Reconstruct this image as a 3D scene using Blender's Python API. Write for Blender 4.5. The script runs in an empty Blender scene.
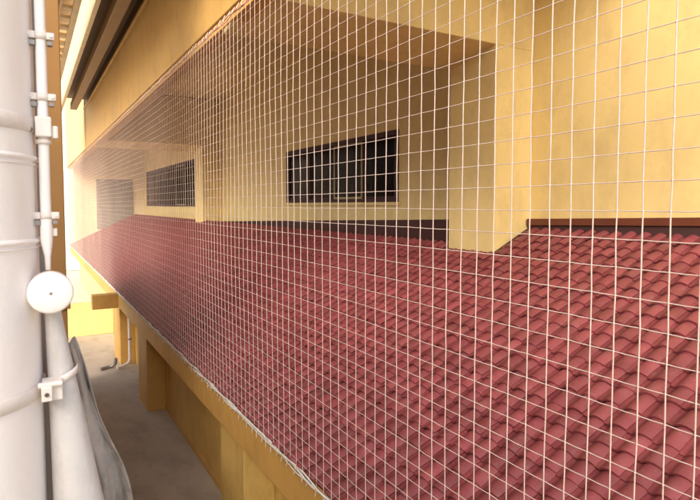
import bpy, math, random
import numpy as np
from mathutils import Vector, Matrix, noise
random.seed(7); np.random.seed(7)
S = bpy.context.scene
COL = S.collection
R = math.radians

# ------------------------------------------------------------ materials
def ramp(nt, fac, stops):
    r = nt.nodes.new('ShaderNodeValToRGB')
    el = r.color_ramp.elements
    while len(el) < len(stops): el.new(0.5)
    for e, (p, c) in zip(el, stops):
        e.position = p; e.color = (*c, 1)
    nt.links.new(fac, r.inputs[0]); return r.outputs[0]

def mat(name, base, rough=0.7, var=0.12, scale=3.0, bump=0.1, bscale=60.0, dirt=None, metallic=0.0,
        dirt_amt=0.3, dirt_scale=(1.0, 1.0, 0.25), spec=0.4, island=0.0, streak=None):
    m = bpy.data.materials.new(name); m.use_nodes = True
    nt = m.node_tree; L = nt.links; N = nt.nodes
    b = N['Principled BSDF']; b.inputs['Roughness'].default_value = rough
    b.inputs['Metallic'].default_value = metallic
    b.inputs['Specular IOR Level'].default_value = spec
    tc = N.new('ShaderNodeTexCoord')
    n1 = N.new('ShaderNodeTexNoise'); n1.inputs['Scale'].default_value = scale; n1.inputs['Detail'].default_value = 8
    n1.inputs['Roughness'].default_value = 0.62
    L.new(tc.outputs['Object'], n1.inputs['Vector'])
    lo = tuple(c * (1 - var) for c in base); hi = tuple(min(1, c * (1 + var)) for c in base)
    colr = ramp(nt, n1.outputs['Fac'], [(0.3, lo), (0.7, hi)])
    if dirt is not None:
        mp = N.new('ShaderNodeMapping'); mp.inputs['Scale'].default_value = dirt_scale
        L.new(tc.outputs['Object'], mp.inputs['Vector'])
        n2 = N.new('ShaderNodeTexNoise'); n2.inputs['Scale'].default_value = 2.4; n2.inputs['Detail'].default_value = 10
        n2.inputs['Roughness'].default_value = 0.7
        L.new(mp.outputs[0], n2.inputs['Vector'])
        f = ramp(nt, n2.outputs['Fac'], [(0.47, (0, 0, 0)), (0.72, (dirt_amt,) * 3)])
        mx = N.new('ShaderNodeMix'); mx.data_type = 'RGBA'
        L.new(f, mx.inputs['Factor']); L.new(colr, mx.inputs[6]); mx.inputs[7].default_value = (*dirt, 1)
        colr = mx.outputs[2]
    if island > 0:
        g = N.new('ShaderNodeNewGeometry')
        rr = ramp(nt, g.outputs['Random Per Island'], [(0, (1 - island,) * 3), (1, (1 + island * 0.6,) * 3)])
        mx = N.new('ShaderNodeMix'); mx.data_type = 'RGBA'; mx.blend_type = 'MULTIPLY'; mx.inputs[0].default_value = 1
        L.new(colr, mx.inputs[6]); L.new(rr, mx.inputs[7]); colr = mx.outputs[2]
    L.new(colr, b.inputs['Base Color'])
    if bump > 0:
        n3 = N.new('ShaderNodeTexNoise'); n3.inputs['Scale'].default_value = bscale; n3.inputs['Detail'].default_value = 6
        L.new(tc.outputs['Object'], n3.inputs['Vector'])
        bp = N.new('ShaderNodeBump'); bp.inputs['Strength'].default_value = bump; bp.inputs['Distance'].default_value = 0.01
        L.new(n3.outputs['Fac'], bp.inputs['Height']); L.new(bp.outputs[0], b.inputs['Normal'])
    rr = ramp(nt, n1.outputs['Fac'], [(0.3, (max(0, rough - .08),) * 3), (0.7, (min(1, rough + .08),) * 3)])
    L.new(rr, b.inputs['Roughness'])
    return m

YEL = mat('yellow_wall_paint', (.70, .545, .235), .62, .05, 1.3, .18, 60, dirt_scale=(1, 1, .6), dirt=(.44, .33, .15), dirt_amt=.5)
ORA = mat('ochre_beam_paint', (.57, .34, .095), .6, .07, 1.2, .2, 45, dirt=(.33, .17, .05), dirt_amt=.45, dirt_scale=(1, 1, .8))
CRM = mat('cream_paint', (.78, .66, .42), .6, .05, 2, .15, 40, dirt=(.5, .4, .25), dirt_amt=.4)
BRN = mat('brown_wall_paint', (.27, .145, .045), .65, .06, 1.5, .2, 40, dirt=(.22, .11, .04), dirt_amt=.5)
OLV = mat('dark_soffit_wood', (.16, .085, .03), .6, .15, 2, .2, 30)
WOOD = mat('olive_purlin_wood', (.30, .19, .08), .6, .15, 3, .2, 30)
TILE = mat('red_roof_tile', (.205, .046, .052), .42, .22, 5, .35, 70, dirt=(.16, .05, .045), dirt_amt=.5, dirt_scale=(1.5, 1.5, 1.5), island=.20)
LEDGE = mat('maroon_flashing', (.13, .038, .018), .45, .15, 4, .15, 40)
DECK_AND_SHADE = mat('underlay_and_shade', (.05, .02, .02), .9, .1)
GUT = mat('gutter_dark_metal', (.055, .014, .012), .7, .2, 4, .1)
FRAME = mat('dark_maroon_frame', (.04, .010, .010), .7, .15, 8, .05)
MULL = mat('olive_metal_mullion', (.26, .19, .08), .4, .1, 8, .05)
CURT = mat('brown_curtain', (.10, .055, .035), .85, .25, 9, .1)
SLAT = mat('shutter_grey', (.20, .19, .16), .6, .1)
def worn(m, colr, amt, scale):
    nt = m.node_tree; b = nt.nodes['Principled BSDF']; src = b.inputs['Base Color'].links[0].from_socket
    tc = nt.nodes.new('ShaderNodeTexCoord'); n = nt.nodes.new('ShaderNodeTexNoise'); n.inputs['Scale'].default_value = scale
    n.inputs['Detail'].default_value = 12; n.inputs['Roughness'].default_value = .75
    nt.links.new(tc.outputs['Object'], n.inputs['Vector'])
    f = ramp(nt, n.outputs['Fac'], [(.52, (0, 0, 0)), (.68, (amt,) * 3)])
    mx = nt.nodes.new('ShaderNodeMix'); mx.data_type = 'RGBA'
    nt.links.new(f, mx.inputs['Factor']); nt.links.new(src, mx.inputs[6]); mx.inputs[7].default_value = (*colr, 1)
    nt.links.new(mx.outputs[2], b.inputs['Base Color'])
worn(TILE, (.26, .12, .12), .35, 7)
worn(YEL, (.62, .48, .25), .35, 9)
NET = mat('beige_net_cord', (.56, .45, .40), .75, .08, 20, .3, 400)
ROPE = mat('grey_white_rope', (.74, .71, .66), .8, .2, 30, .5, 300)
PVC = mat('white_pipe_paint', (.88, .85, .84), .42, .02, 3, .06, 90, dirt=(.55, .48, .42), dirt_amt=.22, dirt_scale=(3, 3, 1.0))
CLAMP = mat('white_clamp_metal', (.76, .71, .68), .4, .06, 12, .12, 160, dirt=(.42, .34, .28), dirt_amt=.35, dirt_scale=(5, 5, 5))
DUCT = mat('grey_duct_paint', (.58, .565, .56), .65, .10, 6, .2, 80, dirt=(.40, .36, .33), dirt_amt=.6, dirt_scale=(6, 6, 2))
STEEL = mat('grey_steel', (.30, .28, .27), .45, .1, 20, .1, 100, metallic=.6)
TARP = mat('grey_tarpaulin', (.46, .42, .385), .8, .2, 14, .5, 90, dirt=(.11, .095, .08), dirt_amt=.6, dirt_scale=(6, 6, 2))
PALE = mat('pale_paving', (.50, .46, .40), .8, .1, .5, .2, 20)
CONC = mat('alley_concrete', (.42, .365, .30), .75, .15, .8, .4, 30, dirt=(.20, .165, .13), dirt_amt=.55, dirt_scale=(.9, .45, 1))
worn(CONC, (.50, .44, .36), .4, 2.2)
SCREW = mat('rusty_screw', (.10, .07, .06), .5, .1, 30)
WHITE = mat('sunlit_render', (.82, .78, .68), .7, .05)
PINK = mat('pink_tie', (.72, .25, .28), .6, .1)

gl = bpy.data.materials.new('window_glass'); gl.use_nodes = True
b = gl.node_tree.nodes['Principled BSDF']
b.inputs['Base Color'].default_value = (.006, .004, .004, 1); b.inputs['Roughness'].default_value = .12
b.inputs['IOR'].default_value = 1.12; b.inputs['Alpha'].default_value = .45
POLY = bpy.data.materials.new('cream_polycarbonate'); POLY.use_nodes = True
_n = POLY.node_tree; _t = _n.nodes.new('ShaderNodeBsdfTranslucent'); _t.inputs[0].default_value = (.85, .70, .50, 1)
_m = _n.nodes.new('ShaderNodeMixShader'); _m.inputs[0].default_value = .7
_n.nodes['Principled BSDF'].inputs['Base Color'].default_value = (.8, .68, .5, 1)
_n.links.new(_n.nodes['Principled BSDF'].outputs[0], _m.inputs[1]); _n.links.new(_t.outputs[0], _m.inputs[2])
_n.links.new(_m.outputs[0], _n.nodes['Material Output'].inputs[0])

# ------------------------------------------------------------ helpers
def tag(o, label=None, cat=None, group=None, kind=None):
    if label: o['label'] = label
    if cat: o['category'] = cat
    if group: o['group'] = group
    if kind: o['kind'] = kind
    return o

def empty(name, loc, label, cat, group=None):
    o = bpy.data.objects.new(name, None); o.location = loc; COL.objects.link(o)
    o.empty_display_size = .1
    return tag(o, label, cat, group)

class MB:
    def __init__(s): s.v = []; s.f = []; s.sm = []
    def add(s, vs, fs, smooth=False):
        n = len(s.v); s.v += [tuple(p) for p in vs]
        s.f += [tuple(i + n for i in q) for q in fs]; s.sm += [smooth] * len(fs)
        return s
    def box(s, x0, x1, y0, y1, z0, z1):
        vs = [(x, y, z) for z in (z0, z1) for y in (y0, y1) for x in (x0, x1)]
        return s.add(vs, [(0, 2, 3, 1), (4, 5, 7, 6), (0, 1, 5, 4), (2, 6, 7, 3), (0, 4, 6, 2), (1, 3, 7, 5)])
    def poly_y(s, pts, y0, y1):
        """prism: (x,z) outline extruded along y"""
        n = len(pts)
        vs = [(x, y0, z) for x, z in pts] + [(x, y1, z) for x, z in pts]
        fs = [tuple(range(n)), tuple(range(2 * n - 1, n - 1, -1))]
        fs += [(i, i + n, (i + 1) % n + n, (i + 1) % n) for i in range(n)]
        return s.add(vs, fs)
    def tube(s, pts, rad, n=12, cap=True, smooth=True):
        pts = [Vector(p) for p in pts]
        rads = rad if isinstance(rad, (list, tuple)) else [rad] * len(pts)
        up = None; vs = []
        for i, p in enumerate(pts):
            d = (pts[min(i + 1, len(pts) - 1)] - pts[max(i - 1, 0)]).normalized()
            if up is None:
                up = Vector((0, 0, 1)) if abs(d.z) < .9 else Vector((1, 0, 0))
            a = (up - d * up.dot(d)).normalized(); up = a; c = d.cross(a)
            for k in range(n):
                t = 2 * math.pi * k / n
                vs.append(p + (a * math.cos(t) + c * math.sin(t)) * rads[i])
        fs = [(i * n + k, i * n + (k + 1) % n, (i + 1) * n + (k + 1) % n, (i + 1) * n + k)
              for i in range(len(pts) - 1) for k in range(n)]
        s.add(vs, fs, smooth)
        if cap:
            m = len(pts) - 1
            s.add([vs[k] for k in range(n)], [tuple(range(n - 1, -1, -1))])
            s.add([vs[m * n + k] for k in range(n)], [tuple(range(n))])
        return s
    def lathe(s, prof, c, n=48, a0=0, a1=2 * math.pi, axis='z'):
        """prof: list of (r, h)"""
        full = abs(a1 - a0 - 2 * math.pi) < 1e-6; m = n if full else n + 1; vs = []
        for r, h in prof:
            for k in range(m):
                t = a0 + (a1 - a0) * k / n
                if axis == 'z': vs.append((c[0] + r * math.cos(t), c[1] + r * math.sin(t), c[2] + h))
                else: vs.append((c[0] + r * math.cos(t), c[1] - h, c[2] + r * math.sin(t)))
        fs = []
        for i in range(len(prof) - 1):
            for k in range(n):
                k2 = (k + 1) % m
                fs.append((i * m + k, i * m + k2, (i + 1) * m + k2, (i + 1) * m + k))
        return s.add(vs, fs, True)
    def build(s, name, material, parent=None, bevel=0, smooth_angle=None):
        me = bpy.data.meshes.new(name); me.from_pydata(s.v, [], s.f)
        me.polygons.foreach_set('use_smooth', s.sm); me.update()
        me.materials.append(material)
        o = bpy.data.objects.new(name, me); COL.objects.link(o)
        if parent is not None:
            o.parent = parent
            me.transform(Matrix.Translation(-Vector(parent_world(parent))))
        if bevel:
            md = o.modifiers.new('bevel', 'BEVEL'); md.width = bevel; md.segments = 2; md.limit_method = 'ANGLE'
        return o

def parent_world(p):
    v = Vector(p.location)
    while p.parent: p = p.parent; v += Vector(p.location)
    return v

def box(name, m, x0, x1, y0, y1, z0, z1, parent=None, bevel=.008):
    return MB().box(x0, x1, y0, y1, z0, z1).build(name, m, parent, bevel)

# ------------------------------------------------------------ setting
GZ = -4.5
def grid_sheet(name, m, x0, x1, y0, y1, z, nx, ny, amp):
    vs = []; fs = []
    for j in range(ny + 1):
        for i in range(nx + 1):
            x = x0 + (x1 - x0) * i / nx; y = y0 + (y1 - y0) * j / ny
            vs.append((x, y, z + amp * noise.noise((x * .6, y * .6, 0))))
    for j in range(ny):
        for i in range(nx):
            a = j * (nx + 1) + i; fs.append((a, a + 1, a + nx + 2, a + nx + 1))
    mb = MB(); mb.add(vs, fs, True)
    return mb.build(name, m)
g = grid_sheet('ground', PALE, -300, 300, -300, 300, GZ - .03, 8, 8, 0); tag(g, kind='structure')
g = grid_sheet('alley_floor', CONC, -1.5, 3.2, -6, 21, GZ, 40, 160, .012); tag(g, kind='structure')

# ------------------------------------------------------------ the main building
BY0, BY1 = .1, 36.0
bld = empty('yellow_building', (2, 0, GZ),
            'long ochre and yellow building with a red tiled lean-to roof behind the cord net', 'building')
EZ = -2.33; SL = .475; XW = 6.27
def roofz(x): return EZ + SL * (x - 2.0)

# back wall with window holes (built from panels around the openings)
W1 = (8.78, 14.15, .06, 1.48); W2 = (23.9, 35.3, -.08, 2.0)
def wall_with_holes(x0, x1, ya, yb, z0, z1, holes):
    mb = MB(); y = ya
    for (h0, h1, a, b_) in holes:
        mb.box(x0, x1, y, h0, z0, z1); mb.box(x0, x1, h0, h1, z0, a); mb.box(x0, x1, h0, h1, b_, z1); y = h1
    mb.box(x0, x1, y, yb, z0, z1); return mb
wall_with_holes(XW, XW + .25, BY0, BY1 + .25, -2.2, 4.05, [W1, W2]).build('upper_back_wall', YEL, bld)

# columns on the roof and the cross beams they carry
for (c0, c1) in ((5.5, 6.44), (20.2, 21.2)):
    box('roof_column', YEL, 5.54, XW - .003, c0, c1, -1.2, 2.19, bld, .012)
    mb = MB()
    # beam with a chamfered haunch along its underside at the column
    mb.add([(2.045, c0, 2.19), (2.045, c1, 2.02), (XW - .003, c0, 2.19), (XW - .003, c1, 2.02),
            (2.045, c0, 3.88), (2.045, c1, 3.88), (XW - .003, c0, 3.88), (XW - .003, c1, 3.88)],
           [(0, 1, 3, 2), (4, 6, 7, 5), (0, 2, 6, 4), (1, 5, 7, 3), (0, 4, 5, 1), (2, 3, 7, 6)])
    mb.build('cross_beam', YEL, bld, .01)
box('ceiling_slab', YEL, 2.26, XW, 2.8, BY1, 3.9, 4.08, bld, 0)

# front: net is hung between these two beams
box('facade_beam', ORA, 2.0, 2.25, BY0, 23.9, 2.2, 3.78, bld, .012)
box('facade_beam', YEL, 1.97, 2.25, 23.91, BY1 + .4, 2.2, 7.5, bld, .012)
box('beam_drip_strip', ORA, 2.03, 2.24, BY0, BY1, 2.085, 2.198, bld, .006)
mb = MB().box(1.94, 2.0, BY0, 23.9, 3.74, 3.80); mb.build('facade_moulding', ORA, bld, .01)
box('eave_beam', ORA, 2.02, 2.30, BY0, BY1, -2.78, -2.36, bld, .012)
MB().box(1.38, 2.018, 15.9, 16.25, -2.80, -2.42).build('eave_bracket', ORA, bld, .01)

# the overhanging upper eave above the facade
mb = MB().box(1.18, 2.3, BY0, 23.8, 4.1, 4.22); mb.build('eave_soffit', OLV, bld, .01)
mb = MB().box(1.09, 1.175, BY0, 23.8, 3.52, 4.25); mb.build('eave_fascia', CRM, bld, .01)
mb = MB().box(1.44, 1.66, BY0, 23.2, 3.58, 3.82); mb.build('eave_purlin', WOOD, bld, .015)
mb = MB().box(1.70, 1.80, BY0, 23.2, 3.88, 3.98); mb.build('eave_purlin', OLV, bld, .015)
mb = MB().box(1.99, 2.2, BY0, 23.8, 3.84, 4.098); mb.build('eave_wall_plate', OLV, bld)
box('upper_roof', CRM, 1.09, 6.6, 2.8, 23.9, 4.26, 4.4, bld)

# lower storey: wall, pillars
LOW = mat('lower_ochre_paint', (.62, .42, .13), .65, .07, 1.0, .25, 40, dirt=(.30, .19, .06), dirt_amt=.6, dirt_scale=(1, 1, .5))
box('lower_wall', LOW, 2.50, 2.72, BY0, 16.3, GZ, -2.79, bld)
for (p0, p1) in ((.1, .9), (6.05, 6.95), (12.25, 13.3), (16.3, 17.6)):
    box('pillar', ORA if p0 > 10 else LOW, 2.10, 2.497, p0, p1, GZ, -2.79, bld, .012)
box('lower_wall', YEL, 2.50, 2.72, 17.6, BY1, GZ, -2.79, bld)
box('wall_skirting', ORA, 2.47, 2.498, 6.96, 12.24, GZ, GZ + .1, bld, .004)

# gable end of the lean-to, with a louvred shutter
gb = MB(); gb.box(2.3, XW, BY1, BY1 + .25, -2.3, 3.88); gb.build('end_wall', CRM, bld, .01)
sh = MB().box(3.5, 5.55, BY1 - .06, BY1 - .003, -1.45, 1.55).build('louvre_shutter', SLAT, bld)
mb = MB()
for k in range(24):
    z = -1.38 + k * .122
    mb.add([(3.58, BY1 - .10, z), (5.47, BY1 - .10, z), (5.47, BY1 - .06, z + .09), (3.58, BY1 - .06, z + .09),
            (3.58, BY1 - .085, z), (5.47, BY1 - .085, z)], [(0, 1, 2, 3), (0, 4, 5, 1)])
sl_ = mb.build('shutter_slats', SLAT, bld); sl_.parent = sh; sl_.data.transform(Matrix.Identity(4))

# windows
def window(W, n, x=XW):
    y0, y1, z0, z1 = W
    mb = MB(); t = .11
    for (a, b_, c, d) in ((y0, y1, z0, z0 + .07), (y0, y1, z1 - .10, z1), (y0, y0 + t, z0 + .07, z1 - .10), (y1 - t, y1, z0 + .07, z1 - .10)):
        mb.box(x - .03, x + .10, a + .001, b_ - .001, c + .001, d - .001)
    w = mb.build('window_frame', FRAME, bld, .006); w.name = 'window'
    st = (y1 - y0 - 2 * t) / n
    for k in range(n):
        a = y0 + t + k * st; b_ = a + st; dx = .018 if k % 2 else .05
        mb = MB(); q = .05
        zb, zt = z0 + .072, z1 - .102
        for bb in ((a, a + q, zb, zt), (b_ - q, b_, zb, zt), (a + q, b_ - q, zb, zb + q), (a + q, b_ - q, zt - q, zt)):
            mb.box(x + dx, x + dx + .028, bb[0] + .002, bb[1] - .002, bb[2], bb[3])
        s_ = mb.build('sash', MULL if k == 1 else FRAME, None, .003); s_.parent = w
        p = MB().box(x + dx + .01, x + dx + .015, a + q, b_ - q, zb + q, zt - q).build('pane', gl); p.parent = w
        for o in (s_, p): o.data.transform(Matrix.Translation(-Vector(parent_world(bld))))
    # curtain folds behind the panes
    mb = MB(); vs = []; N = int((y1 - y0) / .035)
    for i in range(N + 1):
        y = y0 + (y1 - y0) * i / N
        xx = x + .17 + .03 * math.sin(i * 1.1 + 2 * math.sin(i * .13)) + .012 * noise.noise((i * .4, 0, 0))
        vs += [(xx, y, z0), (xx, y, z1)]
    mb.add(vs, [(2 * i, 2 * i + 1, 2 * i + 3, 2 * i + 2) for i in range(N)], True)
    c = mb.build('curtain', CURT); c.parent = w; c.data.transform(Matrix.Translation(-Vector(parent_world(bld))))
    mb = MB().box(x + .245, x + .25, y0 - .1, y1 + .1, z0 - .1, z1 + .1)
    c = mb.build('window_backing', DECK_AND_SHADE); c.parent = w; c.data.transform(Matrix.Translation(-Vector(parent_world(bld))))
    return w
window(W1, 4); window(W2, 6)
box('window_sill', YEL, XW - .05, XW - .002, W1[0] - .08, W1[1] + .08, W1[2] - .07, W1[2] - .002, bld, .006)

# flashing board where the roof meets the wall: its top runs slightly down towards the far end
def board(ya, yb, xf, zt, zb, m, name, thick=.06):
    vs = []
    for y in (ya, yb):
        vs += [(xf, y, zb(y)), (xf, y, zt(y)), (xf + thick, y, zt(y)), (xf + thick, y, zb(y))]
    mb = MB(); mb.add(vs, [(0, 1, 2, 3), (7, 6, 5, 4), (0, 4, 5, 1), (1, 5, 6, 2), (2, 6, 7, 3), (3, 7, 4, 0)])
    return mb.build(name, m, bld, .008)
ztop = lambda y: -.045 - .0282 * y
board(BY0, 5.48, XW - .10, ztop, lambda y: ztop(y) - .095, LEDGE, 'flashing_and_shade', .095)
board(BY0, 5.48, XW - .075, lambda y: ztop(y) - .096, lambda y: roofz(XW) - .15, DECK_AND_SHADE, 'flashing_and_shade', .07)  # lower board coloured near-black to paint the shade under the flashing
board(6.46, 20.18, XW - .08, ztop, lambda y: -1.3, GUT, 'flashing_and_shade', .075)
board(21.22, BY1 - .01, XW - .08, lambda y: ztop(y), lambda y: -1.3, GUT, 'flashing_and_shade', .075)

# roof deck under the tiles
mb = MB()
def deck(ya, yb, xe):
    mb.poly_y([(2.03, EZ - .03), (2.03, EZ - .012), (xe, roofz(xe) - .012), (xe, roofz(xe) - .10), (2.2, EZ - .03)], ya, yb)
deck(BY0, 6.455, XW - .08); deck(6.455, BY1 - .01, 5.65)
mb.build('roof_deck', DECK_AND_SHADE, bld)

# tiles
def tiles():
    V = []; F = []; SM = []; nv = 0
    TW, TL = .178, .192
    beta = math.atan(SL); cb, sb = math.cos(beta), math.sin(beta)
    def prof(s):            # s 0..1 from far side (+y) to near side (-y): pan, then a barrel ending in a raised rim
        if s < .26: return .003 + .004 * (s / .26 - .5) ** 2
        t = (s - .26) / .74
        return .004 + .041 * math.sin(math.pi * .94 * t) ** .9
    def tile(y, d, xe, ns, nl, jit):
        nonlocal nv
        ss = [i / ns for i in range(ns + 1)]
        L = TL + .035
        lift0 = .027 + jit[0]; rot = jit[1]; tilt = jit[2]
        top = []
        for j in range(nl + 1):
            u = j / nl
            for s in ss:
                hh = prof(s) + lift0 * (1 - u) + tilt * (s - .5)
                # slightly curved front lip
                dd = d + u * L - (.010 * math.sin(math.pi * s) if j == 0 else 0)
                yy = y + TW * (.53 - s * 1.06) + rot * (u - .5)
                if j == 0: hh -= .004
                X = 2.02 + dd * cb - hh * sb; Z = EZ - .012 + dd * sb + hh * cb
                top.append((X, yy, Z))
        V.extend(top)
        w = ns + 1
        for j in range(nl):
            for i in range(ns):
                F.append((nv + j * w + i, nv + (j + 1) * w + i, nv + (j + 1) * w + i + 1, nv + j * w + i + 1)); SM.append(True)
        base = nv; nv += len(top)
        # front butt edge
        th = .017
        fr = [top[i] for i in range(w)]; lo = [(p[0] + th * sb, p[1], p[2] - th * cb) for p in fr]
        V.extend(fr); V.extend(lo)
        for i in range(ns): F.append((nv + i, nv + i + 1, nv + w + i + 1, nv + w + i)); SM.append(False)
        nv += 2 * w
        # near side edge
        e = [top[j * w + ns] for j in range(nl + 1)]; lo = [(p[0] + th * .7 * sb, p[1] + .004, p[2] - th * .7 * cb) for p in e]
        V.extend(e); V.extend(lo); k = nl + 1
        for i in range(nl): F.append((nv + i, nv + i + 1, nv + k + i + 1, nv + k + i)); SM.append(False)
        nv += 2 * k
    y = BY0 + TW / 2
    while y < BY1 - .05:
        near = y < 9
        ns, nl = (12, 3) if near else ((8, 2) if y < 18 else (6, 1))
        xe = XW - .078 if y < 6.44 else 5.64
        dmax = (xe - 2.02) / cb
        d = -.012
        cj = random.uniform(-.006, .006)
        while d < dmax - .06:
            xm = 2.02 + (d + .1) * cb
            if not ((5.45 < y < 6.53 or 20.15 < y < 21.25) and xm > 5.5):
                tile(y + random.uniform(-.003, .003), d + cj + random.uniform(-.007, .007), xe, ns, nl,
                     (random.uniform(-.005, .009), random.uniform(-.007, .007), random.uniform(-.006, .006)))
            d += TL
        y += TW
    me = bpy.data.meshes.new('tiled_roof'); me.from_pydata(V, [], F)
    me.polygons.foreach_set('use_smooth', SM); me.materials.append(TILE); me.update()
    me.transform(Matrix.Translation(-Vector(bld.location)))
    o = bpy.data.objects.new('tiled_roof', me); COL.objects.link(o); o.parent = bld
tiles()

# ------------------------------------------------------------ net
net = empty('safety_net', (1.98, 0, -2.36), 'beige knotted cord net stretched over the whole open front of the roof', 'net')
zb, zt = -2.36, 2.09
ys = [.15]
while ys[-1] < 35.6:
    y = ys[-1]
    s = .105 if y < 1.2 else (.105 + .013 * (y - 1.2) / 1.1 if y < 2.3 else min(.131, .118 + .0085 * (y - 2.3)))
    ys.append(y + s)
NH = 40; zs = [zb + (zt - zb) * k / NH for k in range(NH + 1)]
J = {}
def knot(i, k):
    if (i, k) not in J:
        y, z = ys[i], zs[k]
        edge = min(1, 4 * min(k, NH - k) / NH)
        x = 1.985 + edge * (.012 * noise.noise((y * .7, z * .7, 3)) - .008) + .001 * random.uniform(-1, 1)
        J[(i, k)] = Vector((x, y + edge * .007 * noise.noise((y * 1.3, z * .9, 9)) + .0018 * random.uniform(-1, 1),
                            z + .006 * noise.noise((y * .6, z * 1.3, 5)) + .0010 * random.uniform(-1, 1)))
    return J[(i, k)]
def strings(pairs_lists, rad, nside, name):
    mb_v = []; mb_f = []
    for pts in pairs_lists:
        n0 = len(mb_v); m = len(pts)
        horiz = abs(pts[0].z - pts[-1].z) < abs(pts[0].y - pts[-1].y)
        for p in pts:
            for q in range(nside):
                t = 2 * math.pi * q / nside + .4
                if horiz: mb_v.append((p.x + rad * math.cos(t), p.y, p.z + rad * math.sin(t)))
                else: mb_v.append((p.x + rad * math.cos(t), p.y + rad * math.sin(t), p.z))
        for i in range(m - 1):
            for q in range(nside):
                a = n0 + i * nside + q; b_ = n0 + i * nside + (q + 1) % nside
                mb_f.append((a, b_, b_ + nside, a + nside))
    me = bpy.data.meshes.new(name); me.from_pydata(mb_v, [], mb_f)
    me.polygons.foreach_set('use_smooth', [True] * len(mb_f)); me.materials.append(NET)
    me.transform(Matrix.Translation(-Vector(net.location)))
    o = bpy.data.objects.new(name, me); COL.objects.link(o); o.parent = net
    return me
nearN = next(i for i, y in enumerate(ys) if y > 8)
lists_v = [[knot(i, k) for k in range(NH + 1)] for i in range(len(ys))]
def hline(k):
    out = []
    for i in range(len(ys) - 1):
        a, b_ = knot(i, k), knot(i + 1, k)
        out.append(a + Vector((.002, 0, 0)))
        if ys[i] < 6:
            mid = (a + b_) / 2; mid.z -= .0012; mid.x += .001; out.append(mid)
    out.append(knot(len(ys) - 1, k)); return out
strings(lists_v, .0032, 6, 'vertical_cords')
strings([hline(k) for k in range(1, NH)], .0023, 6, 'cross_cords')
# knots where near cords cross
mb = MB()
oc = [(1, 0, 0), (-1, 0, 0), (0, 1, 0), (0, -1, 0), (0, 0, 1), (0, 0, -1)]
of = [(0, 2, 4), (2, 1, 4), (1, 3, 4), (3, 0, 4), (2, 0, 5), (1, 2, 5), (3, 1, 5), (0, 3, 5)]
for i in range(len(ys)):
    if not .3 < ys[i] < 7: continue
    for k in range(1, NH):
        p = knot(i, k); r = .0062
        mb.add([(p.x + r * q[0], p.y + r * q[1], p.z + r * q[2] * 1.3) for q in oc], of, True)
mb.build('cord_knots', NET, net)
# ropes and ties top and bottom
def rope(z, x, ph, rad, m, name):
    pts = []
    y = .12
    while y < 35.5:
        pts.append((x + .006 * math.sin(y * 9 + ph), y, z + .010 * math.sin(y * 7.3 + ph) + .012 * noise.noise((y * 1.7, ph, 0))))
        y += .06 if y < 10 else .2
    MB().tube(pts, rad, 6).build(name, m, net)
rope(-2.345, 1.985, 0, .011, ROPE, 'edge_rope'); rope(-2.318, 1.975, 2, .008, ROPE, 'edge_rope')
rope(-2.37, 1.99, 4, .006, ROPE, 'edge_rope')
rope(2.10, 1.985, 1, .007, NET, 'edge_rope'); rope(2.085, 1.978, 3, .005, PINK, 'edge_rope')
mb = MB()
y = .35
while y < 30:
    a = random.uniform(-.02, .02); l = random.uniform(.025, .07)
    mb.tube([(1.985, y, -2.34), (1.985 - .012, y + a * .4, -2.375), (1.975, y + a + .01, -2.36 - l)], .0035, 5)
    y += random.uniform(.10, .17) if y < 12 else .3
y = .4
while y < 30:
    mb.tube([(1.985, y, 2.09), (1.975, y + .01, 2.12), (2.0, y + .005, 2.15 + random.uniform(0, .02))], .0045, 5)
    y += random.uniform(.13, .2) if y < 14 else .3
mb.build('rope_ties', ROPE, net)

# ------------------------------------------------------------ left building
lb = empty('brown_building', (0, 6, GZ), 'brown painted building with a projecting corner rising behind the white pipes', 'building')
box('pier_wall', BRN, -.9, .298, 6.0, 6.6, -1.8, 4.6, lb, .01)
box('upper_wall', CRM, -.4, .292, 6.603, 14.6, -1.8, .2, lb, .01)
box('awning_bearer', CRM, -.02, .28, 6.603, 23.7, 3.40, 3.72, lb, .01)
for yy in (10.4, 14.3): box('awning_post', CRM, .0, .2, yy, yy + .2, .203, 3.397, lb, .01)
box('awning_post', CRM, .0, .2, 23.4, 23.6, GZ, 3.397, lb, .01)
box('pier_wall', BRN, -1.5, .295, 6.03, 6.6, GZ, -1.803, lb, .01)
box('lower_wall', CRM, .0, .289, 6.603, 14.6, GZ, -1.803, lb, .01)
box('side_wall', CRM, -1.5, -.46, .7, 5.998, GZ, -.6, lb, 0)
box('string_course', BRN, -.2, .325, 5.97, 14.7, -1.02, -.94, lb, .008)
box('shade_slab', CRM, -1.4, 1.95, -3.2, 1.0, -1.75, -1.6, lb, .01)  # unseen slab, added to keep light off the near alley floor
box('sky_blocker', BRN, -9, -5.2, -9, 7, GZ, 4.2, lb, .01)  # unseen block, added only to cut low skylight from the left
# louvred awning carried by the building above the alley
mb = MB().box(.56, .60, 8, 23.7, 3.5, 3.62).box(.78, .88, 8, 23.7, 3.5, 3.62)
mb.build('awning_rail', CRM, lb, .005)
y = 8.1
while y < 23.6:
    MB().box(.30, .775, y, y + .22, 3.54, 3.60).build('awning_slat', CRM, lb, .004); y += .62
MB().box(.3, .83, 8, 23.7, 3.70, 3.705).build('awning_sheet', POLY, lb)
box('upper_slab', BRN, .30, .62, 6.0, 12.6, 3.72, 3.9, lb, .005)

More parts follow.
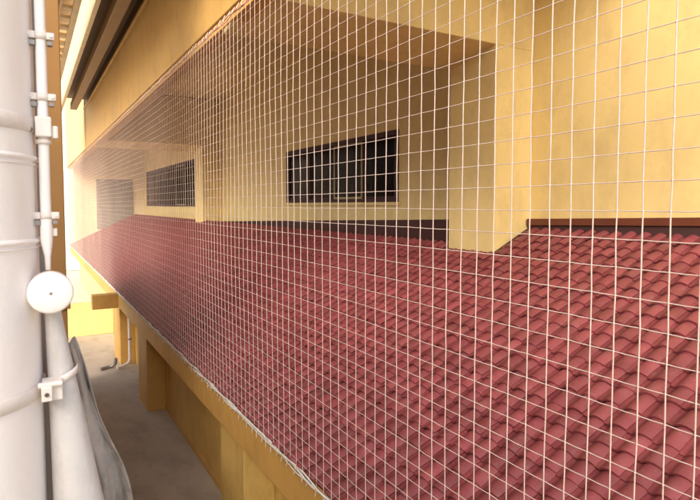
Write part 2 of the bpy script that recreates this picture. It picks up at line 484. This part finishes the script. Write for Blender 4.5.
# ------------------------------------------------------------ far end of the alley
o = box('parapet_wall', YEL, .05, 2.45, 20.6, 20.8, GZ, -3.36, None, .01)
tag(o, 'low sunlit yellow wall closing the far end of the alley', 'wall')
fb = empty('distant_building', (0, 42, GZ), 'pale glaring building beyond the low yellow wall at the end of the alley', 'building')
box('facade', WHITE, -14, 16, 42, 48, GZ, 9, fb)
box('roof_cornice', WHITE, -14.2, 16.2, 41.8, 48.2, 9.003, 9.4, fb)
for xx in (-9, -5.2, -1.6):
    for zz in (-3.2, .8, 4.6): MB().box(xx, xx + 1.2, 41.94, 41.99, zz, zz + 1.7).build('shutter', CRM, fb)

# drain pipe by the far pillar
dp = empty('drain_pipe', (2.2, 15.95, GZ), 'thin grey drain pipe running down beside the far ochre pillar', 'pipe')
pts = [(2.30, 15.95, -2.8), (2.30, 15.95, -4.25), (2.26, 15.94, -4.36), (2.12, 15.9, -4.42), (1.95, 15.85, -4.43)]
MB().tube(pts, .045, 12).build('pipe', CLAMP, dp)
for z in (-3.0, -3.7): MB().lathe([(.046, -.02), (.055, -.02), (.055, .02), (.046, .02)], (2.30, 15.95, z), 16).build('pipe_clip', STEEL, dp)
bp_ = MB().tube([(1.55, 16.0, GZ + .05), (1.72, 16.1, GZ + .05), (1.86, 16.1, GZ + .06), (1.93, 16.0, GZ + .16), (1.94, 15.98, GZ + .30)], .045, 10).build('pipe_offcut', STEEL)
tag(bp_, 'grey bent piece of pipe lying on the floor by the far pillar', 'pipe')

# ------------------------------------------------------------ near pipes on the left
BX, BYY, BR = -.145, 1.242, .16
big = empty('large_pipe', (BX, BYY, GZ), 'wide white vertical pipe with straps at the left edge of the picture', 'pipe')
prof = [(BR, z) for z in np.linspace(0, 7.0, 40)]
MB().lathe(prof, (BX, BYY, GZ), 96).build('pipe', PVC, big)
def ring(z, h, t, name, m, bev=.003):
    p = [(BR + .0004, -h / 2), (BR + t, -h / 2 + bev), (BR + t, h / 2 - bev), (BR + .0004, h / 2)]
    return MB().lathe(p, (BX, BYY, z), 96).build(name, m, big)
ring(.150, .030, .005, 'strap', CLAMP); ring(-.355, .028, .005, 'strap', CLAMP)
for z in (.088, -.068, 1.3, -1.4):
    ring(z, .012, .006, 'joint_bead', PVC, .005); ring(z - .012, .004, .003, 'joint_bead', PVC, .001)
# strap clamp ears
def clamp_block(x0, x1, y0, y1, z0, z1, m, name, par, bev=.002):
    return box(name, m, x0, x1, y0, y1, z0, z1, par, bev)
cb_ = clamp_block(.012, .046, 1.165, 1.20, -.372, -.335, CLAMP, 'strap_clamp', big)
MB().box(.010, .028, 1.150, 1.166, -.368, -.340).build('clamp_ear', CLAMP, big, .002)
MB().tube([(.005, 1.158, -.338), (.045, 1.158, -.338)], .0055, 8).build('clamp_bolt', CLAMP, big)
MB().tube([(.019, 1.152, -.3545), (.019, 1.1475, -.3545)], .004, 8).build('clamp_bolt', SCREW, big)

thin = empty('conduit', (.0275, 1.2, -.1), 'thin white vertical conduit held by clamps beside the wide pipe', 'pipe')
TX, TY, TR = .0275, 1.2, .0093
MB().tube([(TX, TY, 2.6), (TX, TY, -.020)], TR, 24).build('pipe', PVC, thin)
MB().tube([(TX, TY, -.018), (TX, TY, -.024), (TX, TY, -.07), (TX + .001, TY, -.10), (TX + .001, TY, -.125)],
          [TR + .0016, TR + .0018, TR + .0012, .0055, .0045], 24).build('tapered_sleeve', PVC, thin)
MB().box(.008, .026, 1.262, 1.275, -1.3, 2.6).build('mounting_channel', STEEL, thin, .001)
def saddle(z, parent):
    mb = MB().box(-.002, .018, 1.190, 1.203, z - .0065, z + .0065).box(.037, .050, 1.190, 1.203, z - .0065, z + .0065)
    s = mb.build('clamp', CLAMP, parent, .0015)
    h = MB().lathe([(TR + .0003, -.0065), (TR + .0026, -.0065), (TR + .0026, .0065), (TR + .0003, .0065)], (TX, TY, z), 32).build('clamp_band', CLAMP, None)
    h.parent = s; h.data.transform(Matrix.Translation(-Vector(parent_world(parent))))
    q = MB().box(.0, .018, 1.192, 1.206, z - .019, z - .0095).box(.038, .047, 1.192, 1.206, z - .017, z - .0095).build('clamp_foot', STEEL, None, .001)
    q.parent = s; q.data.transform(Matrix.Translation(-Vector(parent_world(parent))))
    for xx in (.006, .0435):
        n = MB().tube([(xx, 1.191, z), (xx, 1.1875, z)], .0032, 8).build('clamp_screw', CLAMP, None)
        n.parent = s; n.data.transform(Matrix.Translation(-Vector(parent_world(parent))))
for z in (.318, .204, -.020): saddle(z, thin)
mb = MB().box(.0135, .041, 1.180, 1.205, .128, .166)
mb.box(.041, .052, 1.185, 1.203, .126, .150)
mb.build('strap_block', CLAMP, thin, .003)
MB().lathe([(TR + .0003, -.004), (TR + .004, -.004), (TR + .004, .004), (TR + .0003, .004)], (TX, TY, .120), 32).build('block_collar', CLAMP, thin)
MB().tube([(.006, 1.188, .140), (.006, 1.178, .140)], .004, 8).build('strap_screw', SCREW, thin)
MB().box(.038, .046, 1.20, 1.212, -.060, -.045).build('small_clip', CLAMP, thin, .001)

# round junction box
jb = empty('junction_box', (.030, 1.17, -.163), 'round white junction box cover at the lower end of the thin conduit', 'junction box')
jr = .0385
MB().lathe([(.0001, .030), (jr * .5, .0298), (jr - .004, .029), (jr - .0012, .027), (jr, .024), (jr, -.004), (jr - .002, -.006), (.0001, -.006)],
           (.030, 1.17, -.163), 64, axis='y').build('cover', PVC, jb)
MB().lathe([(.0001, .0318), (.0022, .0315), (.0028, .030), (.0028, .029)], (.030, 1.17, -.163), 16, axis='y').build('cover_screw', STEEL, jb)

# tapering duct that widens downwards
dk = empty('tapered_duct', (.05, 1.2, -.2), 'grey painted duct widening downwards below the round junction box', 'duct')
prof = [(-.17, .033, .012), (-.20, .034, .014), (-.26, .039, .018), (-.34, .047, .0245), (-.45, .057, .033), (-.60, .070, .045), (-.8, .096, .067), (-1.3, .13, .09)]
MB().tube([(x, 1.215 + .1 * max(0, r - .02), z) for z, x, r in prof], [r for z, x, r in prof], 48).build('duct', DUCT, dk)
c = MB(); n = 40
vs = []
for k in range(n + 1):
    t = 2 * math.pi * k / n
    for r_, h in ((.0275, -.0075), (.0295, -.007), (.0295, .007), (.0275, .0075)):
        vs.append((.047 + r_ * math.cos(t), 1.216 + r_ * math.sin(t), -.340 + h + .012 * math.cos(t)))
c.add(vs, [(4 * k + q, 4 * k + q + 1, 4 * k + q + 5, 4 * k + q + 4) for k in range(n) for q in range(3)], True)
c.build('duct_strap', CLAMP, dk)

# draped tarpaulin behind the duct
mb = MB(); NU, NV_ = 46, 60; vs = []
def rim(v):          # right hand rim of the sheet, world x at y~1.45, going down
    pts = [(0, .082), (.12, .104), (.3, .150), (.55, .205), (.8, .262), (1, .30)]
    for (a, xa), (b2, xb) in zip(pts, pts[1:]):
        if v <= b2: return xa + (xb - xa) * (v - a) / (b2 - a)
    return pts[-1][1]
for j in range(NV_ + 1):
    v = j / NV_; z = -.335 - v * .75
    xr = rim(v) + .006 * math.sin(v * 17); xl = .045 + .01 * v
    for i in range(NU + 1):
        u = i / NU
        x = xl + (xr - xl) * u
        y = 1.40 + .020 * math.sin(u * 15 + v * 3.5) * (1 - .4 * u) + .012 * noise.noise((u * 7, v * 5, 1)) + .10 * u * v + .006 * noise.noise((u * 20, v * 16, 4))
        vs.append((x, y, z + .03 * u * (1 - v)))
mb.add(vs, [(j * (NU + 1) + i, j * (NU + 1) + i + 1, (j + 1) * (NU + 1) + i + 1, (j + 1) * (NU + 1) + i) for j in range(NV_) for i in range(NU)], True)
tp = mb.build('tarpaulin', TARP)
md = tp.modifiers.new('solid', 'SOLIDIFY'); md.thickness = .002
tag(tp, 'creased grey tarpaulin hanging behind the tapering duct', 'tarpaulin')

# ------------------------------------------------------------ camera
f, cx, cy = 545., 350., 235.
pitch = math.atan(30 / f); yaw = math.atan(321 / f * math.cos(pitch))
cam = bpy.data.cameras.new('camera'); co = bpy.data.objects.new('camera', cam); COL.objects.link(co)
co.location = (0, 0, 0); co.rotation_euler = (math.pi / 2 - pitch, 0, -yaw)
cam.sensor_fit = 'HORIZONTAL'; cam.sensor_width = 36; cam.lens = 36 * f / 700
cam.shift_y = -(250 - cy) / 700.
cam.clip_start = .02; cam.clip_end = 2000
cam.dof.use_dof = True; cam.dof.focus_distance = 3.6; cam.dof.aperture_fstop = 9
S.camera = co

# ------------------------------------------------------------ light
sd = Vector((-.62, -.60, .51)).normalized()
el = math.asin(sd.z); az = math.atan2(sd.x, sd.y)
w = bpy.data.worlds.new('World'); S.world = w; w.use_nodes = True
nt = w.node_tree
sk = nt.nodes.new('ShaderNodeTexSky'); sk.sky_type = 'NISHITA'; sk.sun_disc = False
sk.sun_elevation = el; sk.sun_rotation = az; sk.air_density = 1.0; sk.dust_density = 5.0; sk.ozone_density = .6
nt.links.new(sk.outputs[0], nt.nodes['Background'].inputs[0]); nt.nodes['Background'].inputs[1].default_value = .15
sl = bpy.data.lights.new('sun', 'SUN'); sl.energy = 1.2; sl.angle = R(28); sl.color = (1, .965, .92)
so = bpy.data.objects.new('sun', sl); COL.objects.link(so)
so.rotation_euler = sd.to_track_quat('Z', 'Y').to_euler()
S.view_settings.view_transform = 'Standard'; S.view_settings.look = 'None'
S.view_settings.gamma = 1; S.view_settings.exposure = 1.1
S.cycles.max_bounces = 10; S.cycles.diffuse_bounces = 6
